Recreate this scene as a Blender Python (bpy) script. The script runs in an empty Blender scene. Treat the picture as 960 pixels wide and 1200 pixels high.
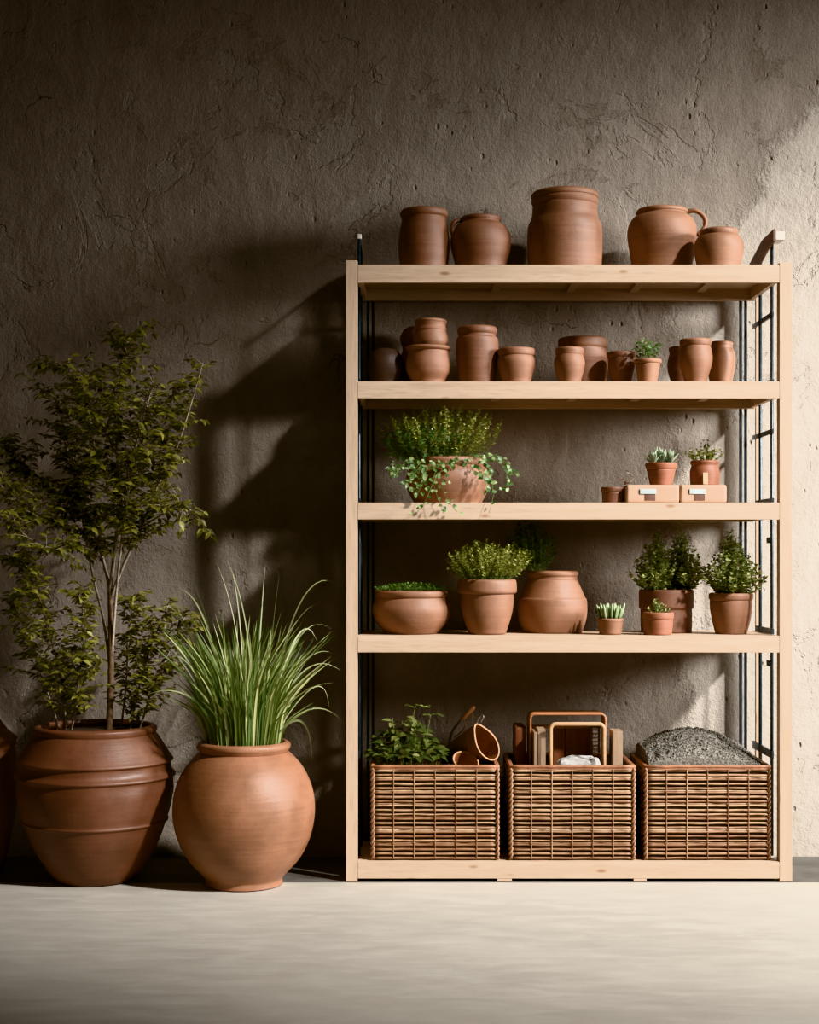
import bpy, bmesh, math, random
from mathutils import Vector, Matrix, noise

random.seed(7)
R = random.random
U = random.uniform
col = bpy.context.scene.collection
PI = math.pi

# ------------------------------------------------------------------ camera mapping (photo pixel at a depth -> metres)
CAM_D, HZ, CAM_H, PX = 5.5, 650.0, 1.152, 0.003
def S(Y): return (CAM_D + Y) / CAM_D * PX
def P(px, py, Y=0.0):
    s = S(Y)
    return Vector(((px - 480) * s, Y, CAM_H - (py - HZ) * s))
def proj_py(z, Y): return HZ - (z - CAM_H) / S(Y)

# ------------------------------------------------------------------ materials
def new_mat(name):
    m = bpy.data.materials.new(name); m.use_nodes = True
    nt = m.node_tree
    for n in list(nt.nodes): nt.nodes.remove(n)
    out = nt.nodes.new('ShaderNodeOutputMaterial')
    b = nt.nodes.new('ShaderNodeBsdfPrincipled')
    nt.links.new(b.outputs[0], out.inputs[0])
    return m, nt, b, out
class G:
    """small node-graph helper"""
    def __init__(s, nt): s.nt = nt; s.tc = None
    def n(s, t, **kw):
        nd = s.nt.nodes.new(t)
        for k, v in kw.items(): setattr(nd, k, v)
        return nd
    def link(s, a, b): s.nt.links.new(a, b)
    def put(s, sock, v):
        if hasattr(v, 'is_output'): s.link(v, sock)
        else: sock.default_value = v
    def obj(s, scale=(1, 1, 1), loc=(0, 0, 0)):
        if s.tc is None: s.tc = s.n('ShaderNodeTexCoord')
        mp = s.n('ShaderNodeMapping'); mp.inputs['Scale'].default_value = scale; mp.inputs['Location'].default_value = loc
        s.link(s.tc.outputs['Object'], mp.inputs['Vector']); return mp.outputs[0]
    def noise(s, vec, scale, detail=5, rough=.55, dist=0):
        t = s.n('ShaderNodeTexNoise'); s.link(vec, t.inputs['Vector'])
        t.inputs['Scale'].default_value = scale; t.inputs['Detail'].default_value = detail
        t.inputs['Roughness'].default_value = rough; t.inputs['Distortion'].default_value = dist
        return t.outputs['Fac']
    def ramp(s, f, *stops):
        r = s.n('ShaderNodeValToRGB'); s.link(f, r.inputs[0]); e = r.color_ramp.elements
        while len(e) < len(stops): e.new(.5)
        for el, (p, c) in zip(e, stops):
            el.position = p
            el.color = (c, c, c, 1) if isinstance(c, (int, float)) else (*c, 1)
        return r.outputs[0]
    def math(s, op, a, b=0.0, clamp=False):
        m = s.n('ShaderNodeMath', operation=op, use_clamp=clamp); s.put(m.inputs[0], a); s.put(m.inputs[1], b); return m.outputs[0]
    def mix(s, f, a, b, mode='MIX'):
        m = s.n('ShaderNodeMix', data_type='RGBA', blend_type=mode)
        s.put(m.inputs[0], f)
        s.put(m.inputs[6], a if hasattr(a, 'is_output') else (*a, 1)); s.put(m.inputs[7], b if hasattr(b, 'is_output') else (*b, 1))
        return m.outputs[2]
    def bump(s, h, strength, dist, prev=None):
        b = s.n('ShaderNodeBump'); s.link(h, b.inputs['Height'])
        b.inputs['Strength'].default_value = strength; b.inputs['Distance'].default_value = dist
        if prev is not None: s.link(prev, b.inputs['Normal'])
        return b.outputs[0]

def mat_terracotta(name, c, rough=.62, seed=0.0, dust=.35):
    m, nt, b, _ = new_mat(name); g = G(nt)
    v = g.obj(loc=(seed, seed * .7, seed * 1.3))
    n1 = g.noise(v, 7, 6, .6)
    rings = g.noise(g.obj((1.5, 1.5, 26), (seed, 0, seed)), 3.0, 3, .5)
    spk = g.noise(v, 90, 3, .6)
    dk = tuple(x * .62 for x in c); lt = (min(1, c[0] * 1.22), c[1] * 1.32, c[2] * 1.4)
    base = g.mix(g.ramp(n1, (.32, 0), (.68, 1)), dk, c)
    base = g.mix(g.math('MULTIPLY', g.ramp(rings, (.45, 0), (.75, 1)), dust), base, lt)
    base = g.mix(g.math('MULTIPLY', g.ramp(spk, (.62, 0), (.74, 1)), .3), base, tuple(x * .5 for x in c))
    g.link(base, b.inputs['Base Color'])
    b.inputs['Roughness'].default_value = rough
    g.link(g.ramp(n1, (.3, rough - .12), (.7, rough + .1)), b.inputs['Roughness'])
    h = g.math('ADD', g.math('MULTIPLY', rings, .6), g.math('MULTIPLY', spk, .35))
    g.link(g.bump(h, .35, .004), b.inputs['Normal'])
    return m
TC = [mat_terracotta('terracotta_a', (.235, .113, .068), seed=1.0),
      mat_terracotta('terracotta_b', (.18, .082, .049), seed=4.0),
      mat_terracotta('terracotta_c', (.29, .143, .086), seed=9.0),
      mat_terracotta('terracotta_d', (.17, .075, .046), seed=13.0),
      mat_terracotta('terracotta_e', (.26, .10, .057), seed=17.0, rough=.55)]
TC_BIG = mat_terracotta('terracotta_planter_warm', (.30, .142, .083), seed=21.0, rough=.5, dust=.25)
TC_RED = mat_terracotta('terracotta_planter_red', (.15, .065, .039), seed=23.0, rough=.5, dust=.2)
TC_DARK = mat_terracotta('terracotta_dark', (.05, .028, .02), seed=29.0, dust=.1)

def mat_wood(name, axis, c1, c2, knots=True):
    m, nt, b, _ = new_mat(name); g = G(nt)
    sc = {'x': (.9, 14, 14), 'z': (14, 14, .9), 'y': (14, .9, 14)}[axis]
    v = g.obj(sc)
    n1 = g.noise(v, 3.0, 6, .65, .6)
    n2 = g.noise(v, 14, 4, .6)
    base = g.mix(g.ramp(n1, (.3, 0), (.7, 1)), c1, c2)
    base = g.mix(g.math('MULTIPLY', g.ramp(n2, (.5, 0), (.72, 1)), .45), base, tuple(x * .58 for x in c1))
    if knots:
        ks = {'x': (3.3, 8, 9), 'z': (8, 8, 2.2), 'y': (8, 3, 8)}[axis]
        vo = g.n('ShaderNodeTexVoronoi'); g.link(g.obj(ks, (.37, .2, .61)), vo.inputs['Vector']); vo.inputs['Scale'].default_value = 1.6
        k = g.ramp(vo.outputs['Distance'], (.05, 1), (.13, 0))
        base = g.mix(g.math('MULTIPLY', k, .75), base, (.20, .09, .04))
    g.link(base, b.inputs['Base Color']); b.inputs['Roughness'].default_value = .55
    g.link(g.bump(n2, .15, .002), b.inputs['Normal'])
    return m
PINE = {a: mat_wood('pine_' + a, a, (.42, .30, .212), (.53, .40, .30)) for a in 'xyz'}
WOOD_MID = mat_wood('wood_mid', 'z', (.36, .19, .09), (.50, .30, .15), False)
WOOD_PALE = mat_wood('wood_pale', 'z', (.5, .35, .21), (.62, .46, .3), False)
WOOD_DARK = mat_wood('wood_dark', 'z', (.10, .035, .018), (.19, .07, .034), False)
WOOD_BENT = mat_wood('wood_bent', 'x', (.24, .10, .045), (.36, .165, .08), False)
WOOD_CANE = mat_wood('wood_cane', 'x', (.38, .22, .115), (.50, .32, .18), False)
WOOD_GREY = mat_wood('wood_grey', 'z', (.20, .13, .085), (.34, .24, .165), False)

def mat_plain(name, c, rough=.5, metal=0.0, nscale=30, var=.3, bump=.1):
    m, nt, b, _ = new_mat(name); g = G(nt)
    n1 = g.noise(g.obj(), nscale, 4)
    g.link(g.mix(g.ramp(n1, (.3, 0), (.7, 1)), tuple(x * (1 - var) for x in c), tuple(min(1, x * (1 + var)) for x in c)), b.inputs['Base Color'])
    b.inputs['Roughness'].default_value = rough; b.inputs['Metallic'].default_value = metal
    g.link(g.bump(n1, bump, .002), b.inputs['Normal'])
    return m
STEEL = mat_plain('blue_black_steel', (.045, .058, .068), .38, .6)
STEEL_PALE = mat_plain('pale_cap', (.62, .58, .52), .5)
BOARD_DARK = mat_plain('dark_board', (.10, .052, .032), .6)
SOIL = mat_plain('soil', (.035, .022, .014), .95, 0, 60, .6, .8)
LEATHER = mat_plain('brown_leather', (.15, .062, .036), .42, 0, 40, .3, .2)
LEATHER_IN = mat_plain('leather_inside', (.20, .085, .046), .5, 0, 40, .3, .2)
EDGE = mat_plain('pale_edge', (.48, .27, .15), .5)
CLOTH = mat_plain('grey_cloth', (.30, .295, .29), .95, 0, 70, .35, .9)
BLOCK = mat_plain('peach_clay', (.47, .305, .21), .6, 0, 12, .15, .05)
LABELM = mat_plain('pale_label', (.36, .41, .42), .4)
SLOT = mat_plain('dark_slot', (.10, .045, .03), .7)
BLADE = mat_plain('old_metal', (.16, .13, .11), .45, .6)
BARK = mat_plain('bark', (.13, .085, .055), .85, 0, 60, .5, .8)
BARK_PALE = mat_plain('bark_pale', (.30, .25, .20), .85, 0, 60, .4, .6)
STEM = mat_plain('green_stem', (.10, .13, .035), .7)
SHADOW_LINER = mat_plain('basket_shadow_liner', (.035, .016, .009), .9)

def mat_leaf(name, cols, rough=.45, trans=.25, spec=.5):
    m, nt, b, out = new_mat(name); g = G(nt)
    geo = g.n('ShaderNodeNewGeometry')
    k = len(cols)
    c = g.ramp(geo.outputs['Random Per Island'], *[(i / max(1, k - 1), cc) for i, cc in enumerate(cols)])
    g.link(c, b.inputs['Base Color']); b.inputs['Roughness'].default_value = rough
    b.inputs['Specular IOR Level'].default_value = spec
    t = g.n('ShaderNodeBsdfTranslucent'); g.link(g.mix(.5, c, (.5, .55, .1), 'MULTIPLY'), t.inputs[0])
    g.link(c, t.inputs[0])
    mx = g.n('ShaderNodeMixShader'); mx.inputs[0].default_value = trans
    g.link(b.outputs[0], mx.inputs[1]); g.link(t.outputs[0], mx.inputs[2]); g.link(mx.outputs[0], out.inputs[0])
    return m
LEAF_TREE = mat_leaf('leaf_tree', [(.045, .044, .014), (.10, .095, .028), (.18, .17, .045), (.30, .28, .08)])
LEAF_HERB = mat_leaf('leaf_herb', [(.12, .14, .035), (.21, .23, .065), (.30, .31, .10), (.42, .41, .17)])
LEAF_IVY = mat_leaf('leaf_ivy', [(.06, .12, .045), (.10, .18, .06), (.16, .24, .09), (.25, .31, .15)])
LEAF_DARK = mat_leaf('leaf_dark', [(.02, .035, .01), (.04, .06, .015), (.07, .09, .025)])
LEAF_BOX = mat_leaf('leaf_box', [(.10, .125, .045), (.17, .20, .075), (.27, .29, .12), (.40, .40, .20)])
LEAF_SUCC = mat_leaf('leaf_succulent', [(.22, .30, .20), (.36, .42, .30), (.46, .50, .40)], .5, .1)
LEAF_CACT = mat_leaf('leaf_cactus', [(.14, .19, .09), (.24, .30, .16), (.38, .42, .28)], .5, .1)
LEAF_BROAD = mat_leaf('leaf_broad', [(.03, .042, .015), (.055, .07, .024), (.09, .105, .038), (.19, .20, .08)], .38)
LEAF_GROUND = mat_leaf('leaf_ground', [(.06, .11, .03), (.10, .18, .05), (.17, .25, .08)])
GRASS = mat_leaf('grass_blade', [(.07, .12, .045), (.15, .21, .07), (.26, .31, .11), (.45, .46, .24)], .4, .3)
GRASS_DRY = mat_leaf('grass_arching', [(.30, .33, .16), (.44, .46, .28), (.14, .18, .07)], .45, .25)
DRY = mat_leaf('dry_leaf', [(.05, .028, .015), (.08, .04, .02)])

def mat_wicker():
    m, nt, b, _ = new_mat('wicker'); g = G(nt)
    geo = g.n('ShaderNodeNewGeometry')
    c = g.ramp(geo.outputs['Random Per Island'], (0, (.15, .068, .038)), (.35, (.26, .145, .085)), (.7, (.36, .225, .135)), (1, (.46, .32, .205)))
    n1 = g.noise(g.obj((6, 6, 6)), 5, 4)
    c = g.mix(g.math('MULTIPLY', g.ramp(n1, (.4, 0), (.7, 1)), .6), c, (.13, .058, .034))
    g.link(c, b.inputs['Base Color']); b.inputs['Roughness'].default_value = .5
    return m
WICKER = mat_wicker()
WICKER_RIM = mat_plain('wicker_rim', (.26, .115, .062), .5, 0, 25, .4, .3)

def mat_gravel():
    m, nt, b, _ = new_mat('gravel'); g = G(nt)
    geo = g.n('ShaderNodeNewGeometry')
    n1 = g.noise(g.obj(), 140, 3)
    c = g.ramp(geo.outputs['Random Per Island'], (0, (.06, .056, .047)), (.5, (.13, .12, .10)), (1, (.24, .22, .19)))
    c = g.mix(g.ramp(n1, (.35, 0), (.65, 1)), c, (.075, .07, .06))
    g.link(c, b.inputs['Base Color']); b.inputs['Roughness'].default_value = .9
    g.link(g.bump(n1, .8, .006), b.inputs['Normal'])
    return m
GRAVEL = mat_gravel()

def mat_wall():
    m, nt, b, _ = new_mat('old_plaster'); g = G(nt)
    v = g.obj()
    sep = g.n('ShaderNodeSeparateXYZ'); g.link(v, sep.inputs[0])
    X, Z = sep.outputs[0], sep.outputs[2]
    big = g.noise(v, 1.1, 5, .6)
    mid = g.noise(v, 4.5, 7, .65)
    streak = g.noise(g.obj((5, 5, 1.7)), 2.2, 9, .66, .8)
    fine = g.noise(v, 60, 6, .7)
    grit = g.noise(g.obj((1.6, 1, .7)), 150, 3, .6)
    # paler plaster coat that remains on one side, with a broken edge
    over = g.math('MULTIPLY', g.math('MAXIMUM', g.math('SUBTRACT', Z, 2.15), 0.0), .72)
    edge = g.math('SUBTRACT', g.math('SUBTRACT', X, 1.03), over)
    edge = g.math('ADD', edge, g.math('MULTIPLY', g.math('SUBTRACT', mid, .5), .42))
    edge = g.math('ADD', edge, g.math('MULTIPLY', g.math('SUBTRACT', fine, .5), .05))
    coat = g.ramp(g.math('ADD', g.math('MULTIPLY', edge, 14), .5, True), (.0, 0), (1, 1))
    # flaked areas
    fl_n = g.noise(g.obj((1.2, 1, 1), (3.1, 0, 1.7)), 2.3, 8, .62, .5)
    flake = g.ramp(fl_n, (.585, 0), (.597, 1))
    fl_n2 = g.noise(g.obj((1, 1, 1.2), (7.7, 0, 4.2)), 3.2, 9, .66, .6)
    flake2 = g.ramp(fl_n2, (.61, 0), (.618, 1))
    # cracks
    dv = g.n('ShaderNodeTexNoise'); g.link(v, dv.inputs['Vector']); dv.inputs['Scale'].default_value = 5; dv.inputs['Detail'].default_value = 6
    vadd = g.n('ShaderNodeVectorMath', operation='MULTIPLY_ADD'); g.link(dv.outputs['Color'], vadd.inputs[0]); vadd.inputs[1].default_value = (.35,) * 3; g.link(v, vadd.inputs[2])
    vo = g.n('ShaderNodeTexVoronoi', feature='DISTANCE_TO_EDGE'); g.link(vadd.outputs[0], vo.inputs['Vector']); vo.inputs['Scale'].default_value = 4.2
    crk = g.math('MULTIPLY', g.ramp(vo.outputs['Distance'], (.003, 1), (.010, 0)), g.ramp(g.noise(g.obj((1, 1, 1), (2, 0, 9)), 2.6, 4), (.60, 0), (.70, 1)))
    # pits
    pv = g.n('ShaderNodeTexVoronoi'); g.link(g.obj((1, 1, .6)), pv.inputs['Vector']); pv.inputs['Scale'].default_value = 26
    pit = g.math('MULTIPLY', g.ramp(pv.outputs['Distance'], (.08, 1), (.2, 0)), g.ramp(g.noise(v, 7, 4), (.56, 0), (.66, 1)))
    c = g.mix(g.ramp(big, (.3, 0), (.7, 1)), (.19, .162, .138), (.265, .228, .196))
    c = g.mix(g.math('MULTIPLY', g.ramp(streak, (.4, 0), (.7, 1)), .45), c, (.34, .30, .26))
    c = g.mix(g.math('MULTIPLY', g.ramp(mid, (.5, 0), (.75, 1)), .4), c, (.155, .13, .11))
    c = g.mix(g.math('MULTIPLY', flake, .28), c, (.32, .285, .25))
    c = g.mix(g.math('MULTIPLY', flake2, .3), c, (.16, .13, .105))
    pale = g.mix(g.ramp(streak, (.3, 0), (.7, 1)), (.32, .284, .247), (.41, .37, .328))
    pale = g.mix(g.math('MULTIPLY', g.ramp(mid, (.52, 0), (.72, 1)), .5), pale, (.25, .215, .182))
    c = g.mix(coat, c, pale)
    c = g.mix(g.math('MULTIPLY', crk, .8), c, (.06, .045, .035))
    c = g.mix(g.math('MULTIPLY', pit, .55), c, (.09, .07, .055))
    g.link(c, b.inputs['Base Color']); b.inputs['Roughness'].default_value = .9
    b.inputs['Specular IOR Level'].default_value = .2
    h = g.math('ADD', g.math('MULTIPLY', streak, .32), g.math('MULTIPLY', mid, .7))
    h = g.math('ADD', h, g.math('MULTIPLY', fine, .3))
    h = g.math('ADD', h, g.math('MULTIPLY', grit, .12))
    h = g.math('ADD', h, g.math('MULTIPLY', coat, .35))
    h = g.math('SUBTRACT', h, g.math('MULTIPLY', flake, .3))
    h = g.math('SUBTRACT', h, g.math('MULTIPLY', flake2, .25))
    h = g.math('SUBTRACT', h, g.math('MULTIPLY', crk, .9))
    h = g.math('SUBTRACT', h, g.math('MULTIPLY', pit, .6))
    g.link(g.bump(h, .7, .02), b.inputs['Normal'])
    return m

def mat_floor():
    m, nt, b, _ = new_mat('polished_concrete'); g = G(nt)
    n1 = g.noise(g.obj((.8, 1.6, 1)), 1.3, 6, .6)
    n2 = g.noise(g.obj((1, 3.2, 1)), 5, 8, .66, .4)
    n3 = g.noise(g.obj(), 80, 4)
    c = g.mix(g.ramp(n1, (.3, 0), (.7, 1)), (.335, .312, .28), (.43, .403, .362))
    c = g.mix(g.math('MULTIPLY', g.ramp(n2, (.42, 0), (.7, 1)), .5), c, (.50, .472, .428))
    c = g.mix(g.math('MULTIPLY', g.ramp(n3, (.6, 0), (.7, 1)), .2), c, (.22, .205, .185))
    g.link(c, b.inputs['Base Color'])
    g.link(g.ramp(n2, (.3, .5), (.7, .72)), b.inputs['Roughness'])
    b.inputs['Specular IOR Level'].default_value = .3
    g.link(g.bump(g.math('ADD', n2, g.math('MULTIPLY', n3, .3)), .12, .006), b.inputs['Normal'])
    return m
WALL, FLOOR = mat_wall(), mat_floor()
STRIP_DARK = mat_plain('dark_strip', (.085, .08, .072), .7, 0, 8, .3, .2)

# ------------------------------------------------------------------ mesh helpers
def link(name, bm, mat, parent=None, smooth=True, loc=None):
    me = bpy.data.meshes.new(name); bm.normal_update(); bm.to_mesh(me); bm.free()
    if smooth:
        for p in me.polygons: p.use_smooth = True
    me.materials.append(mat)
    o = bpy.data.objects.new(name, me); col.objects.link(o)
    if parent is not None: o.parent = parent
    if loc is not None: o.location = loc
    return o
def thing(name, label, cat, loc=(0, 0, 0), group=None, rot=None):
    o = bpy.data.objects.new(name, None); col.objects.link(o); o.location = loc
    o.empty_display_size = .05
    if rot: o.rotation_euler = rot
    return tag(o, label, cat, group)
def tag(o, label, cat, group=None):
    o['label'] = label; o['category'] = cat
    if group: o['group'] = group
    return o
def box(bm, lo, hi, bev=0.0, mat=None, seg=2):
    cs = [Vector((x, y, z)) for x in (lo[0], hi[0]) for y in (lo[1], hi[1]) for z in (lo[2], hi[2])]
    if mat is not None: cs = [mat @ c for c in cs]
    v = [bm.verts.new(c) for c in cs]
    fs = [bm.faces.new([v[i] for i in f]) for f in ((0, 1, 3, 2), (4, 6, 7, 5), (0, 4, 5, 1), (2, 3, 7, 6), (0, 2, 6, 4), (1, 5, 7, 3))]
    if bev > 0:
        es = list({e for f in fs for e in f.edges})
        bmesh.ops.bevel(bm, geom=es, offset=bev, segments=seg, profile=.7, affect='EDGES')
    return v
def tube(bm, pts, rad, n=8, cap=True, flat=None):
    """swept tube; rad = number or list; flat=(a,b) makes an elliptical section"""
    pts = [Vector(p) for p in pts]
    rad = rad if isinstance(rad, (list, tuple)) else [rad] * len(pts)
    rings = []; up = None
    for i, p in enumerate(pts):
        t = (pts[min(i + 1, len(pts) - 1)] - pts[max(i - 1, 0)]).normalized()
        if up is None:
            up = Vector((0, 1, 0)) if abs(t.y) < .9 else Vector((1, 0, 0))
        u = (up - t * up.dot(t)).normalized(); up = u; w = t.cross(u)
        fa, fb = flat or (1, 1)
        rings.append([bm.verts.new(p + u * (math.cos(a) * rad[i] * fa) + w * (math.sin(a) * rad[i] * fb)) for a in [2 * PI * k / n for k in range(n)]])
    for a, b in zip(rings, rings[1:]):
        for k in range(n): bm.faces.new((a[k], a[(k + 1) % n], b[(k + 1) % n], b[k]))
    if cap and n > 2:
        bm.faces.new(rings[0][::-1]); bm.faces.new(rings[-1])
def crom(pts, n=4):
    out = []
    m = len(pts)
    for i in range(m - 1):
        p0, p1, p2, p3 = pts[max(i - 1, 0)], pts[i], pts[i + 1], pts[min(i + 2, m - 1)]
        for k in range(n):
            t = k / n
            out.append(tuple(.5 * ((2 * b) + (-a + c) * t + (2 * a - 5 * b + 4 * c - d) * t * t + (-a + 3 * b - 3 * c + d) * t ** 3) for a, b, c, d in zip(p0, p1, p2, p3)))
    out.append(tuple(pts[-1])); return out
def spline(pts, n=5): return [Vector(p) for p in crom([tuple(p) for p in pts], n)]
def lathe(bm, prof, n=48, closed=False, wob=0.0, sd=0.0):
    rings = []
    for r, z in prof:
        if r < 1e-5: rings.append([bm.verts.new((0, 0, z))]); continue
        ring = []
        for k in range(n):
            a = 2 * PI * k / n
            rr = r * (1 + wob * noise.noise(Vector((math.cos(a) * 1.2 + sd, math.sin(a) * 1.2, z * 6))))
            ring.append(bm.verts.new((rr * math.cos(a), rr * math.sin(a), z)))
        rings.append(ring)
    pairs = list(zip(rings, rings[1:])) + ([(rings[-1], rings[0])] if closed else [])
    for a, b in pairs:
        if len(a) == 1 and len(b) == 1: continue
        for k in range(n):
            k2 = (k + 1) % n
            if len(a) == 1: bm.faces.new((a[0], b[k2], b[k]))
            elif len(b) == 1: bm.faces.new((a[k], a[k2], b[0]))
            else: bm.faces.new((a[k], a[k2], b[k2], b[k]))
    bmesh.ops.recalc_face_normals(bm, faces=bm.faces)

def leaf(bm, p, d, up, L, W, bend=.2, fold=.25, wid=(0, .8, 1, .6, 0)):
    """one folded leaf: a mid rib and two side rows"""
    d = d.normalized(); s = d.cross(up)
    if s.length < 1e-4: s = d.cross(Vector((1, .3, 0)))
    s.normalize(); nrm = s.cross(d).normalized()
    k = len(wid) - 1; prev = None
    for i, w in enumerate(wid):
        t = i / k
        c = p + d * (L * t) - nrm * (bend * L * t * t)
        if w == 0: cur = [bm.verts.new(c)]
        else:
            h = nrm * (fold * W * w * .5)
            cur = [bm.verts.new(c - s * (W * .5 * w) + h), bm.verts.new(c), bm.verts.new(c + s * (W * .5 * w) + h)]
        if prev:
            if len(prev) == 1 and len(cur) == 3:
                bm.faces.new((prev[0], cur[1], cur[0])); bm.faces.new((prev[0], cur[2], cur[1]))
            elif len(prev) == 3 and len(cur) == 1:
                bm.faces.new((prev[0], prev[1], cur[0])); bm.faces.new((prev[1], prev[2], cur[0]))
            else:
                bm.faces.new((prev[0], prev[1], cur[1], cur[0])); bm.faces.new((prev[1], prev[2], cur[2], cur[1]))
        prev = cur
SMALL = (0, .95, .7, 0)
def rdir(zmin=-1, zmax=1):
    z = U(zmin, zmax); a = U(0, 2 * PI); r = math.sqrt(max(0, 1 - z * z)); return Vector((r * math.cos(a), r * math.sin(a), z))

# ------------------------------------------------------------------ setting
YW = .46
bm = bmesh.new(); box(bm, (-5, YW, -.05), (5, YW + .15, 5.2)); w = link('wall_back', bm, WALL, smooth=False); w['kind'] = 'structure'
bm = bmesh.new(); box(bm, (-5, -7, -.1), (5, YW - .001, 0)); f = link('floor', bm, FLOOR, smooth=False); f['kind'] = 'structure'
bm = bmesh.new(); box(bm, (-5, -.004, .0005), (5, YW - .002, .002)); f = link('floor_strip', bm, STRIP_DARK, smooth=False); f['kind'] = 'structure'  # thin dark grey strip laid along the foot of the wall
FZ = .0025
# unseen beam on posts, added to throw the near floor's soft shadow band
bm = bmesh.new(); box(bm, (1.5, -3.47, 1.95), (4.8, -3.37, 2.21), .004); box(bm, (1.5, -3.47, 0), (1.6, -3.37, 1.9495), .004); box(bm, (4.7, -3.47, 0), (4.8, -3.37, 1.9495), .004)
f = link('added_shadow_beam', bm, mat_wood('added_beam_wood', 'x', (.12, .07, .04), (.2, .12, .07), False), smooth=False); f['kind'] = 'structure'

# ------------------------------------------------------------------ shelving unit
ZT = [P(0, y).z for y in (310, 447, 589, 745, 1010)]      # top of each shelf
XL0, XL1, XR0, XR1 = P(405.5, 0).x, P(419, 0).x, P(914, 0).x, P(928.5, 0).x
YB = .41
unit = thing('shelving_unit', 'tall five-tier pine shelving unit with black steel side frames against the plaster wall', 'shelf', ((XL0 + XR1) / 2, .2, FZ))
UO = -unit.location
def upart(name, bm, mat, parent=None, smooth=False):
    o = link(name, bm, mat, parent or unit, smooth)
    if parent is None: o.location = UO
    return o
ZB = FZ
for x0, x1, top in ((XL0, XL1, P(0, 305).z), (XR0, XR1, P(0, 307.5).z)):
    bm = bmesh.new(); box(bm, (x0, 0, ZB), (x1, .045, top), .0018); upart('front_post', bm, PINE['z'])
for x0, x1 in ((XL1 - .024, XL1 - .004), (XR0 + .003, XR0 + .023)):
    bm = bmesh.new(); box(bm, (x0, YB - .022, ZB), (x1, YB, ZT[0] - .002), .0015); upart('rear_post', bm, PINE['z'])
for i, zt in enumerate(ZT):
    h = .063 if i == 0 else .059
    e = .0008
    bm = bmesh.new(); box(bm, (XL1 + e, .022, zt - .02), (XR0 - e, YB - .024, zt - .0005), .001)
    sh = upart('shelf', bm, PINE['x'])
    bm = bmesh.new(); box(bm, (XL1 + e, .001, zt - h), (XR0 - e, .021, zt), .0022); upart('front_rail', bm, PINE['x'], sh)
    bm = bmesh.new(); box(bm, (XL1 + e, YB - .0235, zt - h), (XR0 - e, YB - .001, zt - .001), .0018); upart('rear_rail', bm, PINE['x'], sh)
    for xa in (XL1 + .002, XR0 - .020):
        bm = bmesh.new(); box(bm, (xa, .0215, zt - h + .003), (xa + .018, YB - .025, zt - .0205), .001); upart('side_rail', bm, PINE['y'], sh)
    if i < 4:
        for q in (.33, .52, .68, .85):
            xm = XL1 + (XR0 - XL1) * q
            bm = bmesh.new(); box(bm, (xm, .0225, zt - .034), (xm + .03, YB - .0245, zt - .0205), .001); upart('batten', bm, PINE['y'], sh)
for px0, px1 in ((583, 600), (743, 758)):
    bm = bmesh.new(); box(bm, (P(px0, 0).x, .002, ZB), (P(px1, 0).x, .05, ZT[4] - .0595), .001); upart('foot_block', bm, PINE['y'])
# black steel side frames
def side_frame(xs, xr, sgn):
    ztop = CAM_H + (HZ - 281) * S(.115)
    bm = bmesh.new(); tube(bm, [(xs, .115, ZT[4]), (xs, .115, ztop)], .0058, 10)
    fr = upart('side_frame', bm, STEEL, smooth=True)
    bm = bmesh.new(); tube(bm, [(xs, .30, ZT[4]), (xs, .30, ztop)], .0065, 10); upart('rod', bm, STEEL, fr, True)
    for k, dx in enumerate((0, .019)):
        bm = bmesh.new(); box(bm, (xr - sgn * dx - .005, YB + .004, ZB), (xr - sgn * dx + .005, YB + .016, ZT[0] + .01), .001); upart('rear_upright', bm, STEEL, fr)
    for py in (372, 507, 880):
        z = P(0, py, .2).z
        bm = bmesh.new(); box(bm, (xs - .004, .10, z - (.011 if py < 800 else .016)), (xs + .004, YB + .01, z + (.006 if py < 800 else .012)), .001); upart('crossbar', bm, STEEL, fr)
    for py in (633, 778):
        z = P(0, py, .13).z
        bm = bmesh.new(); box(bm, (xs - .003, .118, z - .011), (xs + .003, .19, z + .011), .001); cl = upart('clip', bm, STEEL, fr)
    for i in range(1, 4):
        bm = bmesh.new(); box(bm, (xs - .005, .10, ZT[i] + .0005), (xs + .005, .37, ZT[i] + .02), .001); upart('shelf_bracket', bm, STEEL, fr)
    bm = bmesh.new(); box(bm, (xs - .0045, .108, ztop - .008), (xs + .0045, .337, ztop + .002), .001); upart('top_bar', bm, STEEL, fr)
    return fr, ztop
fr, ztop = side_frame(-.181, -.157, -1)
bm = bmesh.new(); box(bm, (-.187, .107, ztop + .0025), (-.172, .125, ztop + .02), .003); o = upart('pale_cap', bm, STEEL_PALE, fr); o['label'] = 'pale end cap'
fr, ztop = side_frame(1.301, 1.272, 1)
za, zb = P(0, 281).z, P(0, 267).z
bm = bmesh.new()
vs = [bm.verts.new(c) for c in ((1.284, .02, zb), (1.284, .02, za), (1.284, .12, za - .012), (1.284, .43, ZT[0] + .004), (1.284, .445, ZT[0] + .07), (1.284, .2, zb - .004))]
fc = bm.faces.new(vs); ex = bmesh.ops.extrude_face_region(bm, geom=[fc]); bmesh.ops.translate(bm, verts=[v for v in ex['geom'] if isinstance(v, bmesh.types.BMVert)], vec=(.008, 0, 0))
bmesh.ops.recalc_face_normals(bm, faces=bm.faces)
o = upart('side_guard', bm, BOARD_DARK); o['label'] = 'dark brown end board above the top shelf'
bm = bmesh.new(); box(bm, (1.2925, .02, za + .004), (1.325, .1, za + .034), .004); ob = upart('pale_block', bm, STEEL_PALE)
ob['label'] = 'pale block capping the steel frame'

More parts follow.
